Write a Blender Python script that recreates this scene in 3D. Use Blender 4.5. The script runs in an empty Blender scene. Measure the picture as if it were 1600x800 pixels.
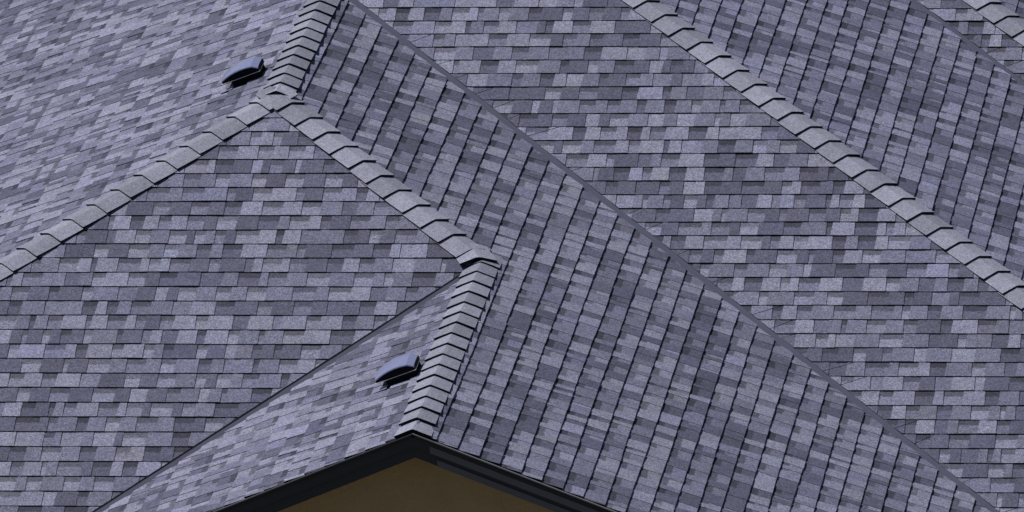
import bpy, math, random
from mathutils import Vector, Matrix

random.seed(11)
Z0 = 5.2                      # height of the first ridge above the ground
P = 0.4107                    # roof pitch (rise over run)
SEC = math.hypot(1, P)

scene = bpy.context.scene
COL = scene.collection

# ------------------------------------------------------------------ camera
CAM_C = Vector((11.0824, -65.4128, 21.2417 + Z0))
R0 = Vector((0.9906561, 0.1291929, -0.0436999))      # right
R1 = Vector((0.0005029, -0.3238772, -0.9460990))     # down
R2 = Vector((-0.1363826, 0.9372368, -0.3209159))     # forward
FPX = 16023.4
cam = bpy.data.cameras.new('camera')
cam.sensor_width = 36.0
cam.lens = FPX / 1600 * 36.0
cam.clip_start = 1.0
cam.clip_end = 3000.0
cam_o = bpy.data.objects.new('camera', cam)
M = Matrix((R0, -R1, -R2)).transposed().to_4x4()
M.translation = CAM_C
cam_o.matrix_world = M
COL.objects.link(cam_o)
scene.camera = cam_o

# ------------------------------------------------------------------ sky, sun, exposure
SUN = Vector((-0.50, 0.12, 0.855)).normalized()      # towards the sun
world = bpy.data.worlds.new('World')
scene.world = world
world.use_nodes = True
nt = world.node_tree
bg = nt.nodes['Background']
sky = nt.nodes.new('ShaderNodeTexSky')
sky.sky_type = 'NISHITA'
sky.sun_disc = False
sky.sun_elevation = math.asin(SUN.z)
sky.sun_rotation = math.atan2(SUN.x, SUN.y)
sky.air_density = 1.0
sky.dust_density = 0.4
nt.links.new(sky.outputs[0], bg.inputs[0])
bg.inputs[1].default_value = 0.05
sun = bpy.data.lights.new('sun', 'SUN')
sun.energy = 4.8
sun.angle = math.radians(0.5)
sun.color = (1.0, 0.985, 0.965)
sun_o = bpy.data.objects.new('sun', sun)
sun_o.rotation_euler = SUN.to_track_quat('Z', 'Y').to_euler()
sun_o.location = (-20, -5, 30)
COL.objects.link(sun_o)
scene.view_settings.view_transform = 'Standard'
scene.view_settings.look = 'None'
scene.view_settings.gamma = 1.0
scene.view_settings.use_curve_mapping = False
scene.view_settings.exposure = -0.31


# ------------------------------------------------------------------ materials
def mat(name):
    m = bpy.data.materials.new(name)
    m.use_nodes = True
    t = m.node_tree
    return m, t.nodes, t.links, t.nodes['Principled BSDF']


def math_node(N, L, op, a, b=None, c=None, clamp=False):
    n = N.new('ShaderNodeMath')
    n.operation = op
    n.use_clamp = clamp
    for i, x in enumerate((a, b, c)):
        if x is None:
            continue
        if isinstance(x, (int, float)):
            n.inputs[i].default_value = x
        else:
            L.new(x, n.inputs[i])
    return n.outputs[0]


def noise(N, L, co, scale, detail=2.0, rough=0.5, dist=0.0):
    n = N.new('ShaderNodeTexNoise')
    n.inputs['Scale'].default_value = scale
    n.inputs['Detail'].default_value = detail
    n.inputs['Roughness'].default_value = rough
    n.inputs['Distortion'].default_value = dist
    L.new(co, n.inputs['Vector'])
    return n.outputs['Fac']


def scale_col(N, L, col, fac):
    v = N.new('ShaderNodeVectorMath')
    v.operation = 'SCALE'
    L.new(col, v.inputs[0])
    L.new(fac, v.inputs['Scale'])
    return v.outputs[0]


def granules(N, L, pos, amount=1.0):
    """speckle of mineral granules: a factor around 1"""
    g1 = noise(N, L, pos, 95.0, 2.0, 0.7)
    g2 = noise(N, L, pos, 260.0, 1.0, 0.6)
    g3 = noise(N, L, pos, 9.0, 3.0, 0.6)
    a = math_node(N, L, 'MULTIPLY_ADD', g1, 2.3 * amount, 1.0 - 1.15 * amount)
    b = math_node(N, L, 'MULTIPLY_ADD', g2, 3.0 * amount, 1.0 - 1.5 * amount)
    c = math_node(N, L, 'MULTIPLY_ADD', g3, 0.30, 0.85)
    g4 = noise(N, L, pos, 38.0, 2.0, 0.6)
    dd = math_node(N, L, 'MULTIPLY_ADD', g4, 0.9 * amount, 1.0 - 0.45 * amount)
    g5 = noise(N, L, pos, 0.7, 3.0, 0.55)         # slow weathering over the roof
    ww = math_node(N, L, 'MULTIPLY_ADD', g5, 0.12, 0.94)
    ab = math_node(N, L, 'MULTIPLY', math_node(N, L, 'MULTIPLY', a, b), math_node(N, L, 'MULTIPLY', dd, ww))
    return math_node(N, L, 'MULTIPLY', ab, c), g1


def shingle_material():
    m, N, L, B = mat('shingle_granules')
    geo = N.new('ShaderNodeNewGeometry')
    tone = N.new('ShaderNodeAttribute')
    tone.attribute_name = 'tone'
    uv = N.new('ShaderNodeUVMap')
    uv.uv_map = 'UVMap'
    sep = N.new('ShaderNodeSeparateXYZ')
    L.new(uv.outputs[0], sep.inputs[0])
    g, bump_src = granules(N, L, geo.outputs['Position'])
    # factory colour drop: darker granules printed on the head of the lower layer
    wob = noise(N, L, geo.outputs['Position'], 30.0, 3.0, 0.6)
    edge = math_node(N, L, 'MULTIPLY_ADD', wob, 0.22, sep.outputs[1])
    mr = N.new('ShaderNodeMapRange')
    mr.interpolation_type = 'SMOOTHSTEP'
    mr.inputs['From Min'].default_value = 0.46
    mr.inputs['From Max'].default_value = 0.54
    mr.inputs['To Min'].default_value = 1.0
    mr.inputs['To Max'].default_value = 0.0
    L.new(edge, mr.inputs['Value'])
    band = math_node(N, L, 'MULTIPLY', mr.outputs[0], tone.outputs['Alpha'])
    k = math_node(N, L, 'MULTIPLY_ADD', band, -0.56, 1.0)
    # each tab is printed with a drift of granule shade along its length
    drift = noise(N, L, geo.outputs['Position'], 4.5, 2.0, 0.5)
    d = math_node(N, L, 'MULTIPLY_ADD', drift, 0.16, 0.92)
    f = math_node(N, L, 'MULTIPLY', math_node(N, L, 'MULTIPLY', g, k), d)
    L.new(scale_col(N, L, tone.outputs['Color'], f), B.inputs['Base Color'])
    B.inputs['Roughness'].default_value = 0.85
    B.inputs['Specular IOR Level'].default_value = 0.35
    bp = N.new('ShaderNodeBump')
    bp.inputs['Strength'].default_value = 0.55
    bp.inputs['Distance'].default_value = 0.004
    L.new(bump_src, bp.inputs['Height'])
    L.new(bp.outputs[0], B.inputs['Normal'])
    return m


def cap_material():
    m, N, L, B = mat('cap_granules')
    geo = N.new('ShaderNodeNewGeometry')
    oi = N.new('ShaderNodeObjectInfo')
    g, bump_src = granules(N, L, geo.outputs['Position'], 0.62)
    r = math_node(N, L, 'MULTIPLY_ADD', oi.outputs['Random'], 0.36, 0.82)
    col = N.new('ShaderNodeRGB')
    col.outputs[0].default_value = CAP_COL + (1,)
    L.new(scale_col(N, L, col.outputs[0], math_node(N, L, 'MULTIPLY', g, r)), B.inputs['Base Color'])
    B.inputs['Roughness'].default_value = 0.85
    B.inputs['Specular IOR Level'].default_value = 0.3
    bp = N.new('ShaderNodeBump')
    bp.inputs['Strength'].default_value = 0.5
    bp.inputs['Distance'].default_value = 0.004
    L.new(bump_src, bp.inputs['Height'])
    L.new(bp.outputs[0], B.inputs['Normal'])
    return m


def plain(name, col, rough=0.6, metal=0.0, var=0.15, scale=25.0, bump=0.0, spec=0.5, stretch=None):
    m, N, L, B = mat(name)
    geo = N.new('ShaderNodeNewGeometry')
    co = geo.outputs['Position']
    n1 = noise(N, L, co, scale, 3.0, 0.6)
    n2 = noise(N, L, co, scale * 0.12, 3.0, 0.55)
    f = math_node(N, L, 'MULTIPLY_ADD', n1, 2 * var, 1 - var)
    f2 = math_node(N, L, 'MULTIPLY_ADD', n2, 2 * var, 1 - var)
    c = N.new('ShaderNodeRGB')
    c.outputs[0].default_value = tuple(col) + (1,)
    L.new(scale_col(N, L, c.outputs[0], math_node(N, L, 'MULTIPLY', f, f2)), B.inputs['Base Color'])
    L.new(math_node(N, L, 'MULTIPLY_ADD', n1, 0.2, rough - 0.1), B.inputs['Roughness'])
    B.inputs['Metallic'].default_value = metal
    B.inputs['Specular IOR Level'].default_value = spec
    if bump:
        bp = N.new('ShaderNodeBump')
        bp.inputs['Strength'].default_value = bump
        bp.inputs['Distance'].default_value = 0.01
        L.new(n1, bp.inputs['Height'])
        L.new(bp.outputs[0], B.inputs['Normal'])
    return m


CAP_COL = (0.252, 0.254, 0.318)
M_SH = shingle_material()
M_CAP = cap_material()
M_EDGE = plain('asphalt_edge', (0.010, 0.010, 0.017), 0.9, var=0.3, scale=60, spec=0.1)
M_FELT = plain('roofing_felt', (0.035, 0.035, 0.045), 0.9, var=0.2)
M_VALLEY = plain('valley_metal', (0.095, 0.095, 0.140), 0.75, var=0.12, scale=60, spec=0.3)
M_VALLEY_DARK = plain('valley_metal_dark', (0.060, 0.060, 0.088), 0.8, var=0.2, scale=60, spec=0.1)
M_FASCIA = plain('charcoal_paint', (0.038, 0.036, 0.046), 0.6, var=0.1, scale=14)
M_DRIP = plain('drip_edge_metal', (0.26, 0.25, 0.26), 0.45, metal=0.2, var=0.1)
M_STUCCO = plain('tan_stucco', (0.60, 0.40, 0.215), 0.9, var=0.10, scale=45, bump=0.8, spec=0.2)
M_SOFFIT = plain('soffit_paint', (0.09, 0.085, 0.085), 0.7, var=0.08)
M_HOOD = plain('vent_hood_sky_tint', (0.23, 0.25, 0.41), 0.14, metal=0.0, var=0.06)  # blue of the reflected sky is put into the base colour
M_SKIRT = plain('vent_skirt_black', (0.004, 0.004, 0.006), 0.6, var=0.1, spec=0.12)
M_SUNLIT = plain('sunlit_band_grey', (0.15, 0.142, 0.16), 0.6, var=0.1, scale=14)  # grey that paints sunlight onto the right rake
M_LIP = plain('vent_lip_glint', (0.80, 0.78, 0.74), 0.4, metal=0.2, var=0.05)  # near-white colour paints in the bright reflection along the rim
M_DARK = plain('vent_throat_black', (0.006, 0.006, 0.009), 0.8, var=0.1, spec=0.1)
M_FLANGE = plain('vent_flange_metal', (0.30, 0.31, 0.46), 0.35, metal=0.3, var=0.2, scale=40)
M_GROUND = plain('ground_soil_grass', (0.060, 0.058, 0.040), 0.95, var=0.3, scale=2.0)


# ------------------------------------------------------------------ helpers
def link(o, parent=None):
    COL.objects.link(o)
    if parent is not None:
        o.parent = parent
    return o


def mesh_obj(name, verts, faces, mats, parent=None, mat_idx=None, smooth=False):
    me = bpy.data.meshes.new(name)
    me.from_pydata([tuple(v) for v in verts], [], faces)
    for m in (mats if isinstance(mats, (list, tuple)) else [mats]):
        me.materials.append(m)
    if mat_idx:
        me.polygons.foreach_set('material_index', mat_idx)
    if smooth:
        me.polygons.foreach_set('use_smooth', [True] * len(faces))
    me.update()
    return link(bpy.data.objects.new(name, me), parent)


def prism(poly, off):
    """closed solid: polygon (3d, ccw seen from outside) pushed by -off"""
    n = len(poly)
    v = [Vector(q) for q in poly] + [Vector(q) - off for q in poly]
    f = [list(range(n)), list(range(2 * n - 1, n - 1, -1))]
    for i in range(n):
        j = (i + 1) % n
        f.append([j, i, n + i, n + j])
    return v, f


def clip_half(poly, a, b):
    """keep the part of poly on the left of a->b"""
    out = []
    ex, ey = b[0] - a[0], b[1] - a[1]
    n = len(poly)
    for i in range(n):
        p, q = poly[i], poly[(i + 1) % n]
        sp = ex * (p[1] - a[1]) - ey * (p[0] - a[0])
        sq = ex * (q[1] - a[1]) - ey * (q[0] - a[0])
        if sp >= 0:
            out.append(p)
        if (sp > 0 and sq < 0) or (sp < 0 and sq > 0):
            t = sp / (sp - sq)
            out.append((p[0] + t * (q[0] - p[0]), p[1] + t * (q[1] - p[1])))
    return out


def area2(poly):
    s = 0
    for i in range(len(poly)):
        p, q = poly[i], poly[(i + 1) % len(poly)]
        s += p[0] * q[1] - p[1] * q[0]
    return s / 2


def clip_convex(poly, conv):
    for i in range(len(conv)):
        poly = clip_half(poly, conv[i], conv[(i + 1) % len(conv)])
        if len(poly) < 3:
            return []
    return poly


def project(X):
    d = X - CAM_C
    z = d.dot(R2)
    return 800 + FPX * d.dot(R0) / z, 400 + FPX * d.dot(R1) / z


class Frame:
    """u along the courses, t up the slope, n out of the roof"""
    def __init__(self, kind, o):
        self.o = Vector(o) + Vector((0, 0, Z0))
        if kind == 'front':
            u, t, n = (1, 0, 0), (0, 1, P), (0, -P, 1)
        elif kind == 'right':
            u, t, n = (0, 1, 0), (-1, 0, P), (P, 0, 1)
        elif kind == 'left':
            u, t, n = (0, -1, 0), (1, 0, P), (-P, 0, 1)
        else:
            u, t, n = (-1, 0, 0), (0, -1, P), (0, P, 1)
        self.u, self.t, self.n = Vector(u), Vector(t).normalized(), Vector(n).normalized()

    def uv(self, X):
        d = Vector(X) + Vector((0, 0, Z0)) - self.o
        return d.dot(self.u), d.dot(self.t)

    def at(self, u, t, w=0.0):
        return self.o + self.u * u + self.t * t + self.n * w


# ------------------------------------------------------------------ plan of the roof
D1, D2, D3, D4, D5 = 1.594, 2.5969, 2.0087, 6.479, 2.486
YG = -4.92                    # rake edge of the front gable
O = (0, 0, 0)
P2 = (D1, -D1, -P * D1)
G = (D1, YG, -P * D1)
R1E = (0, D2, 0)
M1 = (D3 / 2, D2 + D3 / 2, P * D3 / 2)
M1E = (D3 / 2, D4 + D3 / 2, P * D3 / 2)
M2 = (D5 / 2, D4 + D5 / 2, P * D5 / 2)
YB = 10.5
M3 = (D5 / 2, YB, P * D5 / 2)
XA = 4.95                     # run of the left and front eaves
XD = 5.35                     # run of the right hand eaves
H1B = (-XA, -XA, -P * XA)
sV0 = XA - D1
V0B = (D1 - sV0, -D1 - sV0, -P * (D1 + sV0))
V1B = (XD, D2 - XD, -P * XD)
H3B = (D3 + XD, D2 - XD, -P * XD)
V2B = (D3 + XD, D4 - XD, -P * XD)
H4B = (D5 + XD, D4 - XD, -P * XD)
DRB = (XD, YG, -P * XD)
CRB = (D1 - (-D1 - YG), YG, -P * D1 - P * (-D1 - YG))
rb1 = XA + D5 / 2
RBL = (-XA, YB + rb1, -P * XA)
rb2 = XD + D5 / 2
RBR = (D5 + XD, YB + rb2, -P * XD)


def house_root():
    o = bpy.data.objects.new('house', None)
    o.location = (0, 0, 0)
    o['label'] = 'large house with grey laminated shingle roof of hips, ridges, valleys and a front gable'
    o['category'] = 'house'
    return link(o)


HOUSE = house_root()


# ------------------------------------------------------------------ shingles
LAST = [0]


def tone_pick(tint, lift):
    for _ in range(3):                          # neighbours seldom share a blend
        r = random.random()
        cls = 0 if r < 0.38 else 1 if r < 0.72 else 2
        if cls != LAST[0]:
            break
    LAST[0] = cls
    if r < 0.38:
        a = random.uniform(0.235, 0.285)
    elif r < 0.72:
        a = random.uniform(0.165, 0.205)
    else:
        a = random.uniform(0.098, 0.130)
    a *= lift * 0.83
    b = random.gauss(tint + (0.10 if r >= 0.72 else 0.03 if r >= 0.38 else -0.05), 0.025)
    if random.random() < 0.06:
        b += 0.08
    w = random.uniform(0.985, 1.02)
    return (a * w, a, a * b)


EXPO_LAP = 0.03


def solid(fr, poly, wf, thick, mesh, col, alpha, v_head, e):
    """one layer of a shingle: a clipped outline with a tilted top face and cut sides"""
    V, F, MI, T, UV = mesh
    b = len(V)
    n = len(poly)
    for (u, t) in poly:
        V.append(fr.at(u, t, wf(t)))
    for (u, t) in poly:
        V.append(fr.at(u, t, wf(t) - thick))
    F.append(list(range(b, b + n)))
    MI.append(0)
    T.append(col + (alpha,))
    UV.append([(u, (v_head - t) / e) for (u, t) in poly])
    for i in range(n):
        j = (i + 1) % n
        F.append([b + j, b + i, b + n + i, b + n + j])
        MI.append(1)
        T.append((0, 0, 0, 0))
        UV.append([(0, 0)] * 4)


def make_mesh(name, mesh, centre):
    V, F, MI, T, UV = mesh
    me = bpy.data.meshes.new(name)
    me.from_pydata([tuple(v - centre) for v in V], [], F)
    me.materials.append(M_SH)
    me.materials.append(M_EDGE)
    me.polygons.foreach_set('material_index', MI)
    a = me.attributes.new('tone', 'FLOAT_COLOR', 'FACE')
    a.data.foreach_set('color', [x for c in T for x in c])
    uvl = me.uv_layers.new(name='UVMap')
    uvl.data.foreach_set('uv', [x for f in UV for q in f for x in q])
    me.update()
    return me


def shingle_slope(kind, origin, deck_polys, lay_polys, e, phase, tint, lift, label,
                  dog_ear=None, limit=300, hidden=False, cut=None, body=1.0):
    fr = Frame(kind, origin)
    # deck: felt covered sheathing
    conv2 = []
    allv, allf = [], []
    for poly in deck_polys:
        q = [fr.uv(X) for X in poly]
        if area2(q) < 0:
            q.reverse()
        v, f = prism([fr.at(u, t, 0.0) for u, t in q], fr.n * 0.03)
        k = len(allv)
        allv += v
        allf += [[i + k for i in ff] for ff in f]
    deck = mesh_obj('roof_slope', allv, allf, M_FELT, HOUSE)
    deck['label'] = label
    for poly in lay_polys:
        q = [fr.uv(X) if len(X) == 3 else X for X in poly]
        if area2(q) < 0:
            q.reverse()
        if cut:                                 # stop short of an open valley
            a, b, inside, wid = cut
            pa, pb_ = fr.uv(a), fr.uv(b)
            pin = fr.uv(inside)
            sg = 1 if (pb_[0] - pa[0]) * (pin[1] - pa[1]) - (pb_[1] - pa[1]) * (pin[0] - pa[0]) > 0 else -1
            ca, cb_ = shift_line(fr, a, b, sg * wid)
            q = clip_half(q, ca, cb_) if sg > 0 else clip_half(q, cb_, ca)
        conv2.append(q)
    us = [x[0] for q in conv2 for x in q]
    ts = [x[1] for q in conv2 for x in q]
    u_min, u_max, t_min, t_max = min(us), max(us), min(ts), max(ts)
    units = []
    k0 = int(math.floor((-t_max - phase) / e)) - 1
    k1 = int(math.ceil((-t_min - phase) / e)) + 1
    for k in range(k0, k1 + 1):
        vb = phase + k * e                      # butt line (distance down the slope)
        u = u_min - random.uniform(0.0, 0.4)
        a1, a2 = random.uniform(0, 6.3), random.uniform(0, 6.3)
        strip_end = u
        dv = 0.0
        prev = None
        while u < u_max:
            if u >= strip_end:
                strip_end = u + random.uniform(0.75, 1.05)
                dv = random.gauss(0, 0.0014)
                tilt = random.gauss(0, 0.0012)
                lift_s = random.uniform(0, 0.0015)
            wt = random.choice((0.06, 0.08, 0.10, 0.12, 0.13, 0.15, 0.17)) + random.uniform(-0.01, 0.01)
            wb = random.choice((0.06, 0.08, 0.10, 0.12, 0.13, 0.15)) + random.uniform(-0.01, 0.01)
            if random.random() < 0.10:
                wb = 0.035
            u0, ub, u1 = u, u + wb, u + wb + wt
            u = u1

            def jit(x):
                return dv + tilt * (x - u0) + 0.0016 * math.sin(2.3 * x + a1) + 0.0008 * math.sin(7.1 * x + a2)
            tj0, tj1, tjb = -(vb + jit(u0)), -(vb + jit(u1)), -(vb + jit(ub))
            th = -(vb - e - EXPO_LAP)
            fl = random.uniform(0.005, 0.010)
            gap = 0.0028
            back = [(u0 + gap, tj0), (u1, tj1), (u1, th), (u0 + gap, th)]
            fl2 = fl * (1 + EXPO_LAP / e)
            tab = [(ub - fl * 0.5, tjb - 0.001), (u1, tj1 - 0.001),
                   (u1 - fl2 * 0.6, th), (ub - fl * 0.5 + fl2, th)]
            if tab[2][0] - tab[3][0] < 0.02:
                continue
            curl = lift_s + (random.uniform(0.001, 0.004) if random.random() < 0.12 else 0.0)
            wB = (lambda t, vb=vb, c=curl: 0.0012 + (0.0097 * body + c) * (e + EXPO_LAP - (t + vb)) / (e + EXPO_LAP))
            wT = (lambda t, vb=vb, c=curl: 0.0034 + (0.0100 * body + c) * (e + EXPO_LAP - (t + vb)) / (e + EXPO_LAP))
            mesh = ([], [], [], [], [])
            ct = tone_pick(tint, lift)
            cb = tone_pick(tint, lift)
            if random.random() < 0.28:
                cb = tuple(x * 0.95 for x in ct)
            alpha = random.choice((0.0, 0.75, 0.9, 1.0, 1.0))
            for q in conv2:
                ear = None
                pb = clip_convex(back, q)
                pt = clip_convex(tab, q)
                if dog_ear and len(pb) >= 3:
                    r = dog_ear(k, vb, e)
                    if r:
                        ear = r
                for base, wf, th_, cc, al in ((pb, wB, 0.0088 * body, cb, alpha), (pt, wT, 0.0048, ct, 0.0)):
                    if len(base) < 3:
                        continue
                    bits = [base]
                    if ear:                     # trimmed corner: a slit parts the piece in two
                        bits = [clip_half(base, ear[0], ear[1]), clip_half(base, ear[2], ear[3])]
                    for bit in bits:
                        if len(bit) >= 3 and abs(area2(bit)) > 2e-5:
                            solid(fr, bit, wf, th_, mesh, cc, al, -(vb - e), e)
            if mesh[0]:
                units.append(mesh)
    # the largest in the picture become objects of their own, the rest one joined part
    scored = []
    for i, ms in enumerate(units):
        xs = [project(v) for v in ms[0]]
        x0, x1 = min(a for a, _ in xs), max(a for a, _ in xs)
        y0, y1 = min(b for _, b in xs), max(b for _, b in xs)
        if hidden or x1 < 3 or x0 > 1597 or y1 < 3 or y0 > 797:
            continue
        ar = (min(x1, 1600) - max(x0, 0)) * (min(y1, 800) - max(y0, 0))
        scored.append((ar, i))
    scored.sort(reverse=True)
    single = set(i for _, i in scored[:limit])
    rest = ([], [], [], [], [])
    for i, ms in enumerate(units):
        if i in single:
            c = Vector((0, 0, 0))
            for v in ms[0]:
                c += v
            c /= len(ms[0])
            o = bpy.data.objects.new('shingle', make_mesh('shingle', ms, c))
            o.location = c
            link(o, deck)
        else:
            b = len(rest[0])
            rest[0].extend(ms[0])
            rest[1].extend([[x + b for x in f] for f in ms[1]])
            rest[2].extend(ms[2])
            rest[3].extend(ms[3])
            rest[4].extend(ms[4])
    if rest[0]:
        o = bpy.data.objects.new('shingle_courses', make_mesh('shingle_courses', rest, Vector((0, 0, 0))))
        o['kind'] = 'stuff'
        link(o, deck)
    print(label, 'units', len(units), 'in view', len(scored))
    return fr, deck


def shift_line(fr, a, b, d):
    """two points of line a-b in slope coordinates, moved d to its left"""
    (x0, y0), (x1, y1) = fr.uv(a), fr.uv(b)
    l = math.hypot(x1 - x0, y1 - y0)
    nx, ny = -(y1 - y0) / l * d, (x1 - x0) / l * d
    return (x0 + nx, y0 + ny), (x1 + nx, y1 + ny)


def meet(p, q, r, s):
    d = (p[0] - q[0]) * (r[1] - s[1]) - (p[1] - q[1]) * (r[0] - s[0])
    a = p[0] * q[1] - p[1] * q[0]
    b = r[0] * s[1] - r[1] * s[0]
    return ((a * (r[0] - s[0]) - (p[0] - q[0]) * b) / d, (a * (r[1] - s[1]) - (p[1] - q[1]) * b) / d)



# front hip slope (left of centre)
shingle_slope('front', O, [[O, H1B, V0B, P2]], [[O, H1B, V0B, P2]], 0.1439, -0.0384, 1.42, 1.0,
              'front slope left of centre between two hips and a valley, courses level', body=0.78)

# left main slope
bA = [R1E, O, H1B, (-XA, D2, -P * XA)]
bB = [R1E, (-XA, D2, -P * XA), RBL, M3, M2, M1E, M1]
b1 = [M1, (D3 / 2, D4 + D3 / 2, P * D3 / 2), (-XA, D4 + D3 / 2, -P * XA), (-XA, D2, -P * XA), R1E]
b2 = [M1E, M2, M3, RBL, (-XA, D4 + D3 / 2, -P * XA)]
shingle_slope('left', O, [bA, b1, b2], [bA, b1, b2], 0.1430, 0.030, 1.43, 1.05,
              'pale left slope beside the upper ridge, seen at a shallow angle')

# small left slope of the front gable
layC = [P2, CRB, (D1, YG - 0.012, P2[2])]
shingle_slope('left', P2, [[P2, CRB, G]], [layC], 0.1430, 0.05, 1.42, 1.03,
              'small triangular left slope of the front gable with a vent', cut=(P2, CRB, G, 0.115))

# right slope of the front gable and upper ridge
yg = YG - 0.012
zx = lambda x: -P * x
d_a = [R1E, O, P2, (D1, D2 - D1, zx(D1))]
d_b = [(D1, D2 - D1, zx(D1)), (D1, yg, zx(D1)), (XD, yg, zx(XD)), V1B]
dd_a = [R1E, O, P2, (D1, D2 - D1, zx(D1))]
dd_b = [(D1, D2 - D1, zx(D1)), G, DRB, V1B]
shingle_slope('right', O, [dd_a, dd_b], [d_a, d_b], 0.14265, 0.0243, 1.41, 1.0,
              'wide right slope in the middle, running from upper ridge down to the gable rake', cut=(R1E, V1B, P2, 0.098), body=1.35)

# second front slope
frA2 = Frame('front', (0, D2, 0))
vs2 = shift_line(frA2, R1E, V1B, 0.0)
m1, r1, h3 = frA2.uv(M1), frA2.uv(R1E), frA2.uv(H3B)
layA2 = [r1, meet(vs2[0], vs2[1], h3, (h3[0] - 1, h3[1])), h3, m1]


def ear_factory(vs, seed, chance):
    rnd = random.Random(seed)
    memo, near = {}, {}

    def ear(k, vb, e):
        if k not in memo:
            memo[k] = (rnd.random() < chance, rnd.uniform(0.25, 0.7), rnd.uniform(0.45, 0.8))
        on, f, sl = memo[k]
        if not on:
            return None
        t = -(vb - e * (1 - f))
        # point of the valley cut at height t
        a, b = vs
        s = (t - a[1]) / (b[1] - a[1])
        u = a[0] + s * (b[0] - a[0])
        if k not in near:
            near[k] = u
        # below the cut, and above it beyond a narrow slit
        return ((u + 1.0, t + sl), (u, t), (u, t + 0.006), (u + 1.0, t + sl + 0.006))
    return ear


shingle_slope('front', (0, D2, 0), [[R1E, V1B, H3B, M1]], [layA2], 0.1426, 0.0237, 1.42, 1.0,
              'long front slope right of centre between a valley and a hip, courses level',
              dog_ear=ear_factory(vs2, 5, 0.7), body=0.78)

# second right slope
shingle_slope('right', (D3, 0, 0), [[M1, H3B, V2B, M1E]], [[M1, H3B, V2B, M1E]], 0.14115, 0.0387, 1.46, 1.02,
              'bluish right slope at upper right with steep dark course lines', cut=(M1E, V2B, H3B, 0.085), body=1.3)

# third front slope, top right corner
frA3 = Frame('front', (0, D4, 0))
vs3 = shift_line(frA3, M1E, V2B, 0.0)
m2, me_, h4 = frA3.uv(M2), frA3.uv(M1E), frA3.uv(H4B)
layA3 = [me_, meet(vs3[0], vs3[1], h4, (h4[0] - 1, h4[1])), h4, m2]
shingle_slope('front', (0, D4, 0), [[M1E, V2B, H4B, M2]], [layA3], 0.1434, 0.0081, 1.42, 1.0,
              'small front slope in the top right corner beyond the second valley',
              dog_ear=ear_factory(vs3, 8, 0.7), body=0.78)

# far right slope beyond the last hip, and the back of the house
shingle_slope('right', (D5, 0, 0), [[M2, H4B, RBR, M3]], [[M2, H4B, RBR, M3]], 0.1430, 0.02, 1.45, 1.02,
              'right slope just visible past the last hip in the top right corner')
shingle_slope('back', M3, [[M3, RBR, RBL]], [[M3, RBR, RBL]], 0.1430, 0.02, 1.40, 1.0,
              'back slope of the roof', hidden=True)


# ------------------------------------------------------------------ valleys
def valley(a, b, n_lap, n_open, lap_dir, open_dir, label, m=None):
    """folded strip along a-b; open_dir points onto the side that stays uncovered"""
    a, b = Vector(a) + Vector((0, 0, Z0)), Vector(b) + Vector((0, 0, Z0))
    h = (b - a).normalized()

    def perp(n, toward):
        q = h.cross(n).normalized()
        return q if q.dot(Vector(toward)) > 0 else -q
    po, pl = perp(n_open, open_dir), perp(n_lap, lap_dir)
    lift = 0.003
    V, F = [], []
    rows = 60
    for i in range(rows + 1):
        c = a.lerp(b, i / rows)
        wide = min(0.16, 0.004 + (c - a).length * 0.7)      # narrows to nothing at the top
        w = random.uniform(-0.0006, 0.0006)
        V += [c + po * wide + n_open * 0.0015,
              c + po * min(0.030, wide * 0.5) + n_open * (lift + 0.001 + w),
              c + po * min(0.012, wide * 0.25) + n_open * (lift + 0.003 + w),
              c + (n_open + n_lap).normalized() * lift,
              c + pl * min(0.06, wide) + n_lap * 0.0015]
    for i in range(rows):
        for j in range(4):
            q = [i * 5 + j, i * 5 + j + 1, i * 5 + j + 6, i * 5 + j + 5]
            F.append(q)
    o = mesh_obj('valley_flashing', V, F, m or M_VALLEY, HOUSE)
    o['label'] = label
    # face the strip upwards
    me = o.data
    if me.polygons[0].normal.z < 0:
        me.flip_normals()
    return o


def shade_bead(a, b, n, toward, label):  # added black strip that draws the shade below the cut shingle edge
    a, b = Vector(a) + Vector((0, 0, Z0)), Vector(b) + Vector((0, 0, Z0))
    h = (b - a).normalized()
    q = h.cross(n).normalized()
    q = q if q.dot(Vector(toward)) > 0 else -q
    V, F = [], []
    rows = 60
    for i in range(rows + 1):
        c = a.lerp(b, i / rows)
        j = random.uniform(-0.0015, 0.0015)
        V += [c - q * 0.008, c - q * 0.006 + n * (0.0145 + j), c + q * (0.004 + j) + n * (0.0125 + j), c + q * (0.009 + j)]
    for i in range(rows):
        for k in range(3):
            F.append([i * 4 + k, i * 4 + k + 1, i * 4 + k + 5, i * 4 + k + 4])
    o = mesh_obj('shade_bead', V, F, M_EDGE, HOUSE)
    o['label'] = label


N_F = Vector((0, -P, 1)).normalized()
N_R = Vector((P, 0, 1)).normalized()
N_L = Vector((-P, 0, 1)).normalized()
valley(P2, CRB, N_F, N_L, (-1, 1, 0), (1, -1, 0), 'dark valley strip left of the small gable slope', M_VALLEY_DARK)
shade_bead(P2, CRB, N_F, (1, -1, 0), 'black strip added as the shade line along the cut edge of the left valley')
valley(R1E, V1B, N_F, N_R, (1, 1, 0), (-1, -1, 0), 'long grey valley strip crossing the middle of the roof')
valley(M1E, V2B, N_F, N_R, (1, 1, 0), (-1, -1, 0), 'short grey valley strip in the top right corner')


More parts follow.
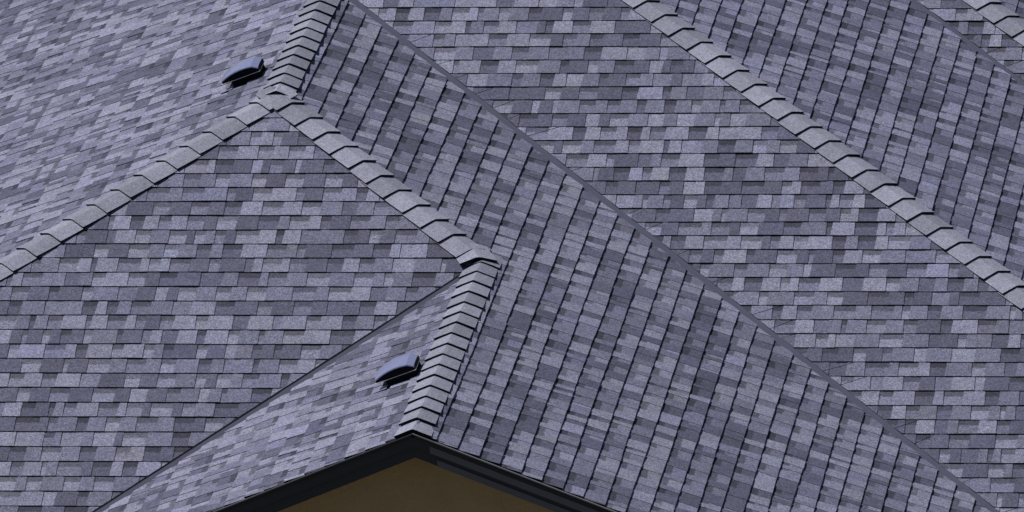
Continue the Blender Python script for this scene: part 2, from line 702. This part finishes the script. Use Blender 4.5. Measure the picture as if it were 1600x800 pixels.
# ------------------------------------------------------------------ ridge and hip caps
def cap_mesh(h, dl, dr, nl, nr, nm, wl, wr, length, rnd):
    """bent cap shingle: origin on the line at its butt, running back by length"""
    V, F, MI = [], [], []
    prof = []                                   # (offset dir, distance, normal)
    ck = 1.0 / max(0.5, nm.dot(nl))
    for d in (wl, wl * 0.55, 0.013):
        prof.append((dl * d, nl, 1.0))
    prof.append((Vector((0, 0, 0)), nm, ck * 0.93))
    for d in (0.013, wr * 0.55, wr):
        prof.append((dr * d, nr, 1.0))
    m = len(prof)
    rows = [(0.0, 0.0298, 0.0145, 0.0), (-0.04, 0.0262, 0.010, -0.001), (-0.14, 0.0200, 0.008, -0.0025), (-length, 0.0135, 0.006, -0.0025)]
    for (s, top, th, sag_e) in rows:
        for i, (off, n, k) in enumerate(prof):
            sag = sag_e if i in (0, m - 1) else 0.0
            wob = rnd.uniform(-0.0008, 0.0008)
            V.append(h * (s + rnd.uniform(-0.001, 0.001)) + off + n * ((top + sag + wob) * k))
        for i, (off, n, k) in enumerate(prof):
            sag = sag_e if i in (0, m - 1) else 0.0
            V.append(h * s + off + n * ((top + sag - th) * k))
    st = 2 * m
    for r in range(len(rows) - 1):
        for i in range(m - 1):
            a = r * st + i
            F.append([a, a + 1, a + st + 1, a + st])
            MI.append(0)
            b = a + m
            F.append([b, b + st, b + st + 1, b + 1])
            MI.append(1)
        for i in (0, m - 1):
            a = r * st + i
            q = [a, a + st, a + st + m, a + m]
            F.append(q if i == 0 else q[::-1])
            MI.append(1)
    for i in range(m - 1):
        F.append([i, i + m, i + m + 1, i + 1])
        MI.append(1)
        a = (len(rows) - 1) * st + i
        F.append([a, a + 1, a + 1 + m, a + m])
        MI.append(1)
    me = bpy.data.meshes.new('cap')
    me.from_pydata([tuple(v) for v in V], [], F)
    me.materials.append(M_CAP)
    me.materials.append(M_EDGE)
    me.polygons.foreach_set('material_index', MI)
    me.update()
    return me


def cap_line(name, piece, a, b, nl, nr, left_hint, right_hint, label, start=0.0, stop=None, end_at=None,
             expo=0.205, wl=0.118, wr=0.118, raise_by=0.0, sink=0.0):
    a, b = Vector(a) + Vector((0, 0, Z0)), Vector(b) + Vector((0, 0, Z0))
    h = (b - a).normalized()

    def perp(n, hint):
        q = h.cross(n).normalized()
        return q if q.dot(Vector(hint)) > 0 else -q
    dl, dr = perp(nl, left_hint), perp(nr, right_hint)
    nm = (nl + nr).normalized()
    L = (b - a).length if stop is None else stop
    # nailing strip under the caps
    q = [a + nm * 0.004, b + nm * 0.004]
    V = [q[0] + dl * 0.05 + nl * .001, q[0] + nm * 0.006, q[0] + dr * 0.05 + nr * .001,
         q[1] + dl * 0.05 + nl * .001, q[1] + nm * 0.006, q[1] + dr * 0.05 + nr * .001]
    base = mesh_obj(name, V, [[0, 1, 4, 3], [1, 2, 5, 4]], M_FELT, HOUSE)
    base['label'] = label
    rnd = random.Random(name + label)
    variants = [cap_mesh(h, dl, dr, nl, nr, nm, wl * rnd.uniform(0.98, 1.03), wr * rnd.uniform(0.98, 1.03),
                         expo + 0.05, rnd) for _ in range(5)]
    s = start
    if end_at is not None:                      # laid back from the exposed end
        s = end_at - expo * math.floor((end_at - start) / expo)
        L = end_at + 0.02
    caps = []
    while s < L:
        o = bpy.data.objects.new(piece, variants[rnd.randrange(5)])
        o.location = a + h * (s + rnd.uniform(-0.005, 0.005)) + nm * (raise_by + rnd.uniform(0, 0.0015)) \
            + dl * rnd.uniform(-0.003, 0.003)
        o.rotation_euler = (0, 0, rnd.gauss(0, 0.004))
        link(o, base)
        caps.append(o)
        s += expo
    if end_at is not None and sink:             # the exposed end is pressed down
        caps[-1].location -= nm * sink
    return base, caps


def saddle_cap(parent, at, h, nl, nr, left_hint, right_hint, raise_by, length, wl, wr):
    h = Vector(h).normalized()

    def perp(n, hint):
        q = h.cross(n).normalized()
        return q if q.dot(Vector(hint)) > 0 else -q
    rnd = random.Random(3)
    nm = (nl + nr).normalized()
    me = cap_mesh(h, perp(nl, left_hint), perp(nr, right_hint), nl, nr, nm, wl, wr, length, rnd)
    o = bpy.data.objects.new('hip_cap', me)
    o.location = Vector(at) + Vector((0, 0, Z0)) + nm * raise_by
    link(o, parent)


# lapped from the low end up, so the upper lines cover the ends of the lower ones
cap_line('roof_hip', 'hip_cap', O, H1B, N_L, N_F, (-1, 1, 0), (1, -1, 0),
         'hip with pale caps running down to the left edge', start=0.16)
HIP2, _h = cap_line('roof_hip', 'hip_cap', O, P2, N_F, N_R, (-1, -1, 0), (1, 1, 0),
         'hip with caps between the upper ridge and the gable ridge', start=0.12, end_at=2.22, raise_by=0.004)
saddle_cap(HIP2, (D1 - 0.022, -D1 - 0.035, -P * (D1 - 0.022)), (0.42, -1.0, -0.1725), (N_L + N_F).normalized(), N_R,
           (-1, 0, 0), (1, 0, 0), 0.014, 0.25, 0.125, 0.130)
cap_line('roof_ridge', 'ridge_cap', R1E, O, N_L, N_R, (-1, 0, 0), (1, 0, 0),
         'upper ridge with pale caps at the top left', start=0.10, end_at=D2 + 0.03, raise_by=0.009)
_, gable_caps = cap_line('roof_ridge', 'ridge_cap', P2, G, N_L, N_R, (-1, 0, 0), (1, 0, 0),
         'gable ridge with pale caps above the gable peak', start=0.03, end_at=-D1 - YG + 0.012, raise_by=0.004, sink=0.007)
gable_caps[0].location.z -= 0.006
cap_line('roof_hip', 'hip_cap', M1, H3B, N_F, N_R, (-1, -1, 0), (1, 1, 0),
         'long hip with caps crossing the upper right', start=0.2)
cap_line('roof_hip', 'hip_cap', M2, H4B, N_F, N_R, (-1, -1, 0), (1, 1, 0),
         'hip with caps in the top right corner', start=0.2)
cap_line('roof_ridge', 'ridge_cap', M1E, M1, N_L, N_R, (-1, 0, 0), (1, 0, 0),
         'main ridge above the picture', start=0.1)
cap_line('roof_ridge', 'ridge_cap', M3, M2, N_L, N_R, (-1, 0, 0), (1, 0, 0),
         'rear ridge above the picture', start=0.1)


# ------------------------------------------------------------------ gable trim and walls
ZG = Z0 - P * D1


def rake_board(name, side, y0, y1, top, height, x_end, material, label=None, start=0.0, cap=0.0):
    """board following the rake; side +1 right, -1 left; top/height measured vertically below the deck line"""
    def zt(dx):
        return ZG - P * dx - top
    xs = (start, x_end)
    pts = []
    for dx in xs:
        for (y, z) in ((y0, zt(dx)), (y0, zt(dx) - height), (y1, zt(dx) - height), (y1, zt(dx))):
            pts.append((D1 + side * dx, y, z))
    F = [[0, 1, 5, 4], [1, 2, 6, 5], [2, 3, 7, 6], [3, 0, 4, 7], [0, 3, 2, 1], [4, 5, 6, 7]]
    if side < 0:
        F = [f[::-1] for f in F]
    o = mesh_obj(name, pts, F, material, HOUSE)
    if label:
        o['label'] = label
    return o


RR, RL = XD - D1 + 0.0, -D1 - YG - 0.03
for side, run in ((1, RR), (-1, RL)):
    sd = 'right' if side > 0 else 'left'
    # y grows away from the camera; shingles overhang the boards
    rake_board('drip_edge', side, YG - (0.026 if side > 0 else 0.015), YG + 0.05, -0.0015, 0.008, run, M_DRIP)
    rake_board('fascia', side, YG + 0.012, YG + 0.035, 0.012, 0.088, run, M_FASCIA,
               'dark fascia board of the %s rake' % sd)
    rake_board('frieze_board', side, YG + 0.0365, YG + 0.06, 0.05, 0.132, run, M_FASCIA,
               'dark lower board of the %s rake' % sd)
    rake_board('soffit', side, YG + 0.0615, YG + 0.42, 0.150, 0.012, run, M_SOFFIT)

# added grey strips imitate bands of sunlight on the right rake boards
rake_board('sunlit_strip', 1, YG + 0.007, YG + 0.0115, 0.054, 0.046, RR, M_SUNLIT, 'upper grey strip painted as a sunlit band on the right rake', start=0.10)
rake_board('sunlit_strip', 1, YG + 0.0300, YG + 0.0360, 0.138, 0.044, RR, M_SUNLIT, 'lower grey strip painted as a sunlit band on the right rake', start=0.14)
YW = YG + 0.40
ZE = Z0 - P * XA


def wall(pts, thick, label=None):
    v, f = prism([Vector(q) for q in pts], thick)
    o = mesh_obj('wall', v, f, M_STUCCO, HOUSE)
    if label:
        o['label'] = label
    return o


xl, xr = D1 - RL + 0.12, XD - 0.40
gd = lambda x: ZG - P * abs(x - D1) - 0.165
wall([(xl, YW, 0), (xr, YW, 0), (xr, YW, gd(xr)), (D1, YW, gd(D1)), (xl, YW, gd(xl))], Vector((0, -0.15, 0)),
     'tan stucco gable wall in shade under the rakes')


def wall_run(a, b, top):
    a, b = Vector((a[0], a[1], 0)), Vector((b[0], b[1], 0))
    n = (b - a).normalized().cross(Vector((0, 0, 1)))
    wall([a, b, b + Vector((0, 0, top)), a + Vector((0, 0, top))], n * 0.15)


tl, tr = Z0 - P * (XA - 0.40) - 0.06, Z0 - P * (XD - 0.40) - 0.06
wall_run((-XA + 0.4, -XA + 0.55), (xl - 0.002, -XA + 0.55), tl)
wall_run((xr, YW + 0.155), (xr, D2 - XD + 0.4), tr)
wall_run((xr + 0.005, D2 - XD + 0.4), (D3 + XD - 0.4, D2 - XD + 0.4), tr)
wall_run((D3 + XD - 0.4, D2 - XD + 0.555), (D3 + XD - 0.4, D4 - XD + 0.4), tr)
wall_run((D3 + XD - 0.395, D4 - XD + 0.4), (D5 + XD - 0.4, D4 - XD + 0.4), tr)
wall_run((D5 + XD - 0.4, D4 - XD + 0.555), (D5 + XD - 0.4, YB + rb1 - 0.5), tr)
wall_run((D5 + XD - 0.405, YB + rb1 - 0.5), (-XA + 0.405, YB + rb1 - 0.5), tl)
wall_run((-XA + 0.4, YB + rb1 - 0.5), (-XA + 0.4, -XA + 0.555), tl)


def eave_board(a, b, out):
    a, b = Vector(a) + Vector((0, 0, Z0)), Vector(b) + Vector((0, 0, Z0))
    out = Vector(out) * 0.004
    dn = Vector((0, 0, -0.20))
    up = Vector((0, 0, -0.012))
    v, f = prism([a + out + dn, b + out + dn, b + out + up, a + out + up], Vector(out) * 6)
    mesh_obj('fascia', v, f, M_FASCIA, HOUSE)


eave_board(H1B, V0B, (0, -1, 0))
eave_board((-XA, RBL[1], H1B[2]), H1B, (-1, 0, 0))
eave_board(DRB, V1B, (1, 0, 0))
eave_board(V1B, H3B, (0, -1, 0))
eave_board(H3B, V2B, (1, 0, 0))
eave_board(V2B, H4B, (0, -1, 0))
eave_board(H4B, RBR, (1, 0, 0))


# ------------------------------------------------------------------ roof vents
def roof_vent(frame, x, y, label):
    """slant-backed louvre: a = down the slope, b = along the roof towards the viewer"""
    z = (x - (frame.o.x)) * P + frame.o.z
    o3 = Vector((x, y, z))
    D, U, N = -frame.t, frame.u, frame.n
    root = bpy.data.objects.new('roof_vent', None)
    root.location = o3
    root['label'] = label
    root['category'] = 'roof vent'
    root['group'] = 'roof vents'
    link(root)

    def at(a, b, w):
        return D * a + U * b + N * w

    def rimw(a):
        return 0.060 + 0.04 * a
    HB = 0.115
    st = [(0.140, 0.090), (0.105, 0.102), (0.07, 0.111), (0.03, 0.117), (-0.01, 0.119), (-0.05, 0.117),
          (-0.095, 0.110), (-0.135, 0.080)]
    V, F = [], []
    prof = [(HB, 0), (HB, 5), (HB - 0.003, 1), (HB - 0.010, 2), (HB - 0.05, 3), (0.0, 4), (-HB + 0.05, 3),
            (-HB + 0.010, 2), (-HB + 0.003, 1), (-HB, 5), (-HB, 0)]
    m = len(prof)
    for k, (a, top) in enumerate(st):
        for (b, lev) in prof:
            sh = {0: rimw(a), 5: top - 0.011, 1: top - 0.0035, 2: top, 3: top + 0.003, 4: top + 0.004}[lev]
            bb = b
            if k == len(st) - 1:
                bb = b * 0.93
            V.append(at(a, bb, sh))
    for k in range(len(st) - 1):
        for j in range(m - 1):
            i = k * m + j
            F.append([i, i + m, i + m + 1, i + 1])
    F.append(list(range(m)))                                 # low end
    e0 = (len(st) - 1) * m
    F.append(list(range(e0 + m - 1, e0 - 1, -1)))            # high end
    skirt_f = [f for n_, f in enumerate(F) if (n_ < (len(st) - 1) * (m - 1) and n_ % (m - 1) in (0, m - 2)) or n_ >= (len(st) - 1) * (m - 1)]
    F = [f for f in F if f not in skirt_f]
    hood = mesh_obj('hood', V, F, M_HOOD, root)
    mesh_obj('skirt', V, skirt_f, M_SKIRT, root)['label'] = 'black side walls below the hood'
    hood['label'] = 'glossy metal hood with the blue sky reflection painted into its colour'
    import bmesh
    bm = bmesh.new()
    bm.from_mesh(hood.data)
    bmesh.ops.recalc_face_normals(bm, faces=bm.faces)
    bm.to_mesh(hood.data)
    bm.free()
    # rolled lip round the mouth of the hood
    lip, lf = [], []
    ring = [(0.144, HB + 0.008), (0.144, -HB - 0.004), (-0.139, -HB * 0.93 - 0.004), (-0.139, HB * 0.93 + 0.006)]
    ring_in = [(0.134, HB - 0.006), (0.134, -HB + 0.006), (-0.128, -HB * 0.93 + 0.006), (-0.128, HB * 0.93 - 0.006)]
    for rr in (ring, ring_in):
        for (a, b) in rr:
            lip.append(at(a, b, rimw(a) - 0.0005))
        for (a, b) in rr:
            lip.append(at(a, b, rimw(a) - 0.0035))
    for i in range(4):
        j = (i + 1) % 4
        lf += [[i, j, 4 + j, 4 + i], [8 + j, 8 + i, 12 + i, 12 + j], [j, i, 8 + i, 8 + j], [4 + i, 4 + j, 12 + j, 12 + i]]
    mesh_obj('lip', lip, lf, M_LIP, root)
    # throat under the hood with louvre slats
    tv, tf = prism([at(0.078, 0.108, 0.059), at(-0.125, 0.103, 0.051), at(-0.125, -0.103, 0.051), at(0.078, -0.108, 0.059)],
                   N * 0.048)
    mesh_obj('throat', tv, tf, M_DARK, root)
    fl = [at(0.182, 0.138, 0.0165), at(0.085, 0.146, 0.0180), at(0.085, 0.075, 0.0180), at(0.172, 0.075, 0.0165)]
    fv, ff = prism([fl[i] for i in (0, 1, 2, 3)], N * 0.002)
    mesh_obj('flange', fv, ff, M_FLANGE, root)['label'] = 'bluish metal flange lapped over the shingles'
    return root


roof_vent(Frame('left', O), -0.320, 0.735, 'dark low roof vent beside the upper ridge at top left')
roof_vent(Frame('left', P2), 1.335, -3.60, 'dark low roof vent on the small gable slope beside the lower ridge')


# ------------------------------------------------------------------ ground
g = mesh_obj('ground', [(-800, -800, 0), (800, -800, 0), (800, 800, 0), (-800, 800, 0)], [[0, 1, 2, 3]], M_GROUND)
g['kind'] = 'structure'
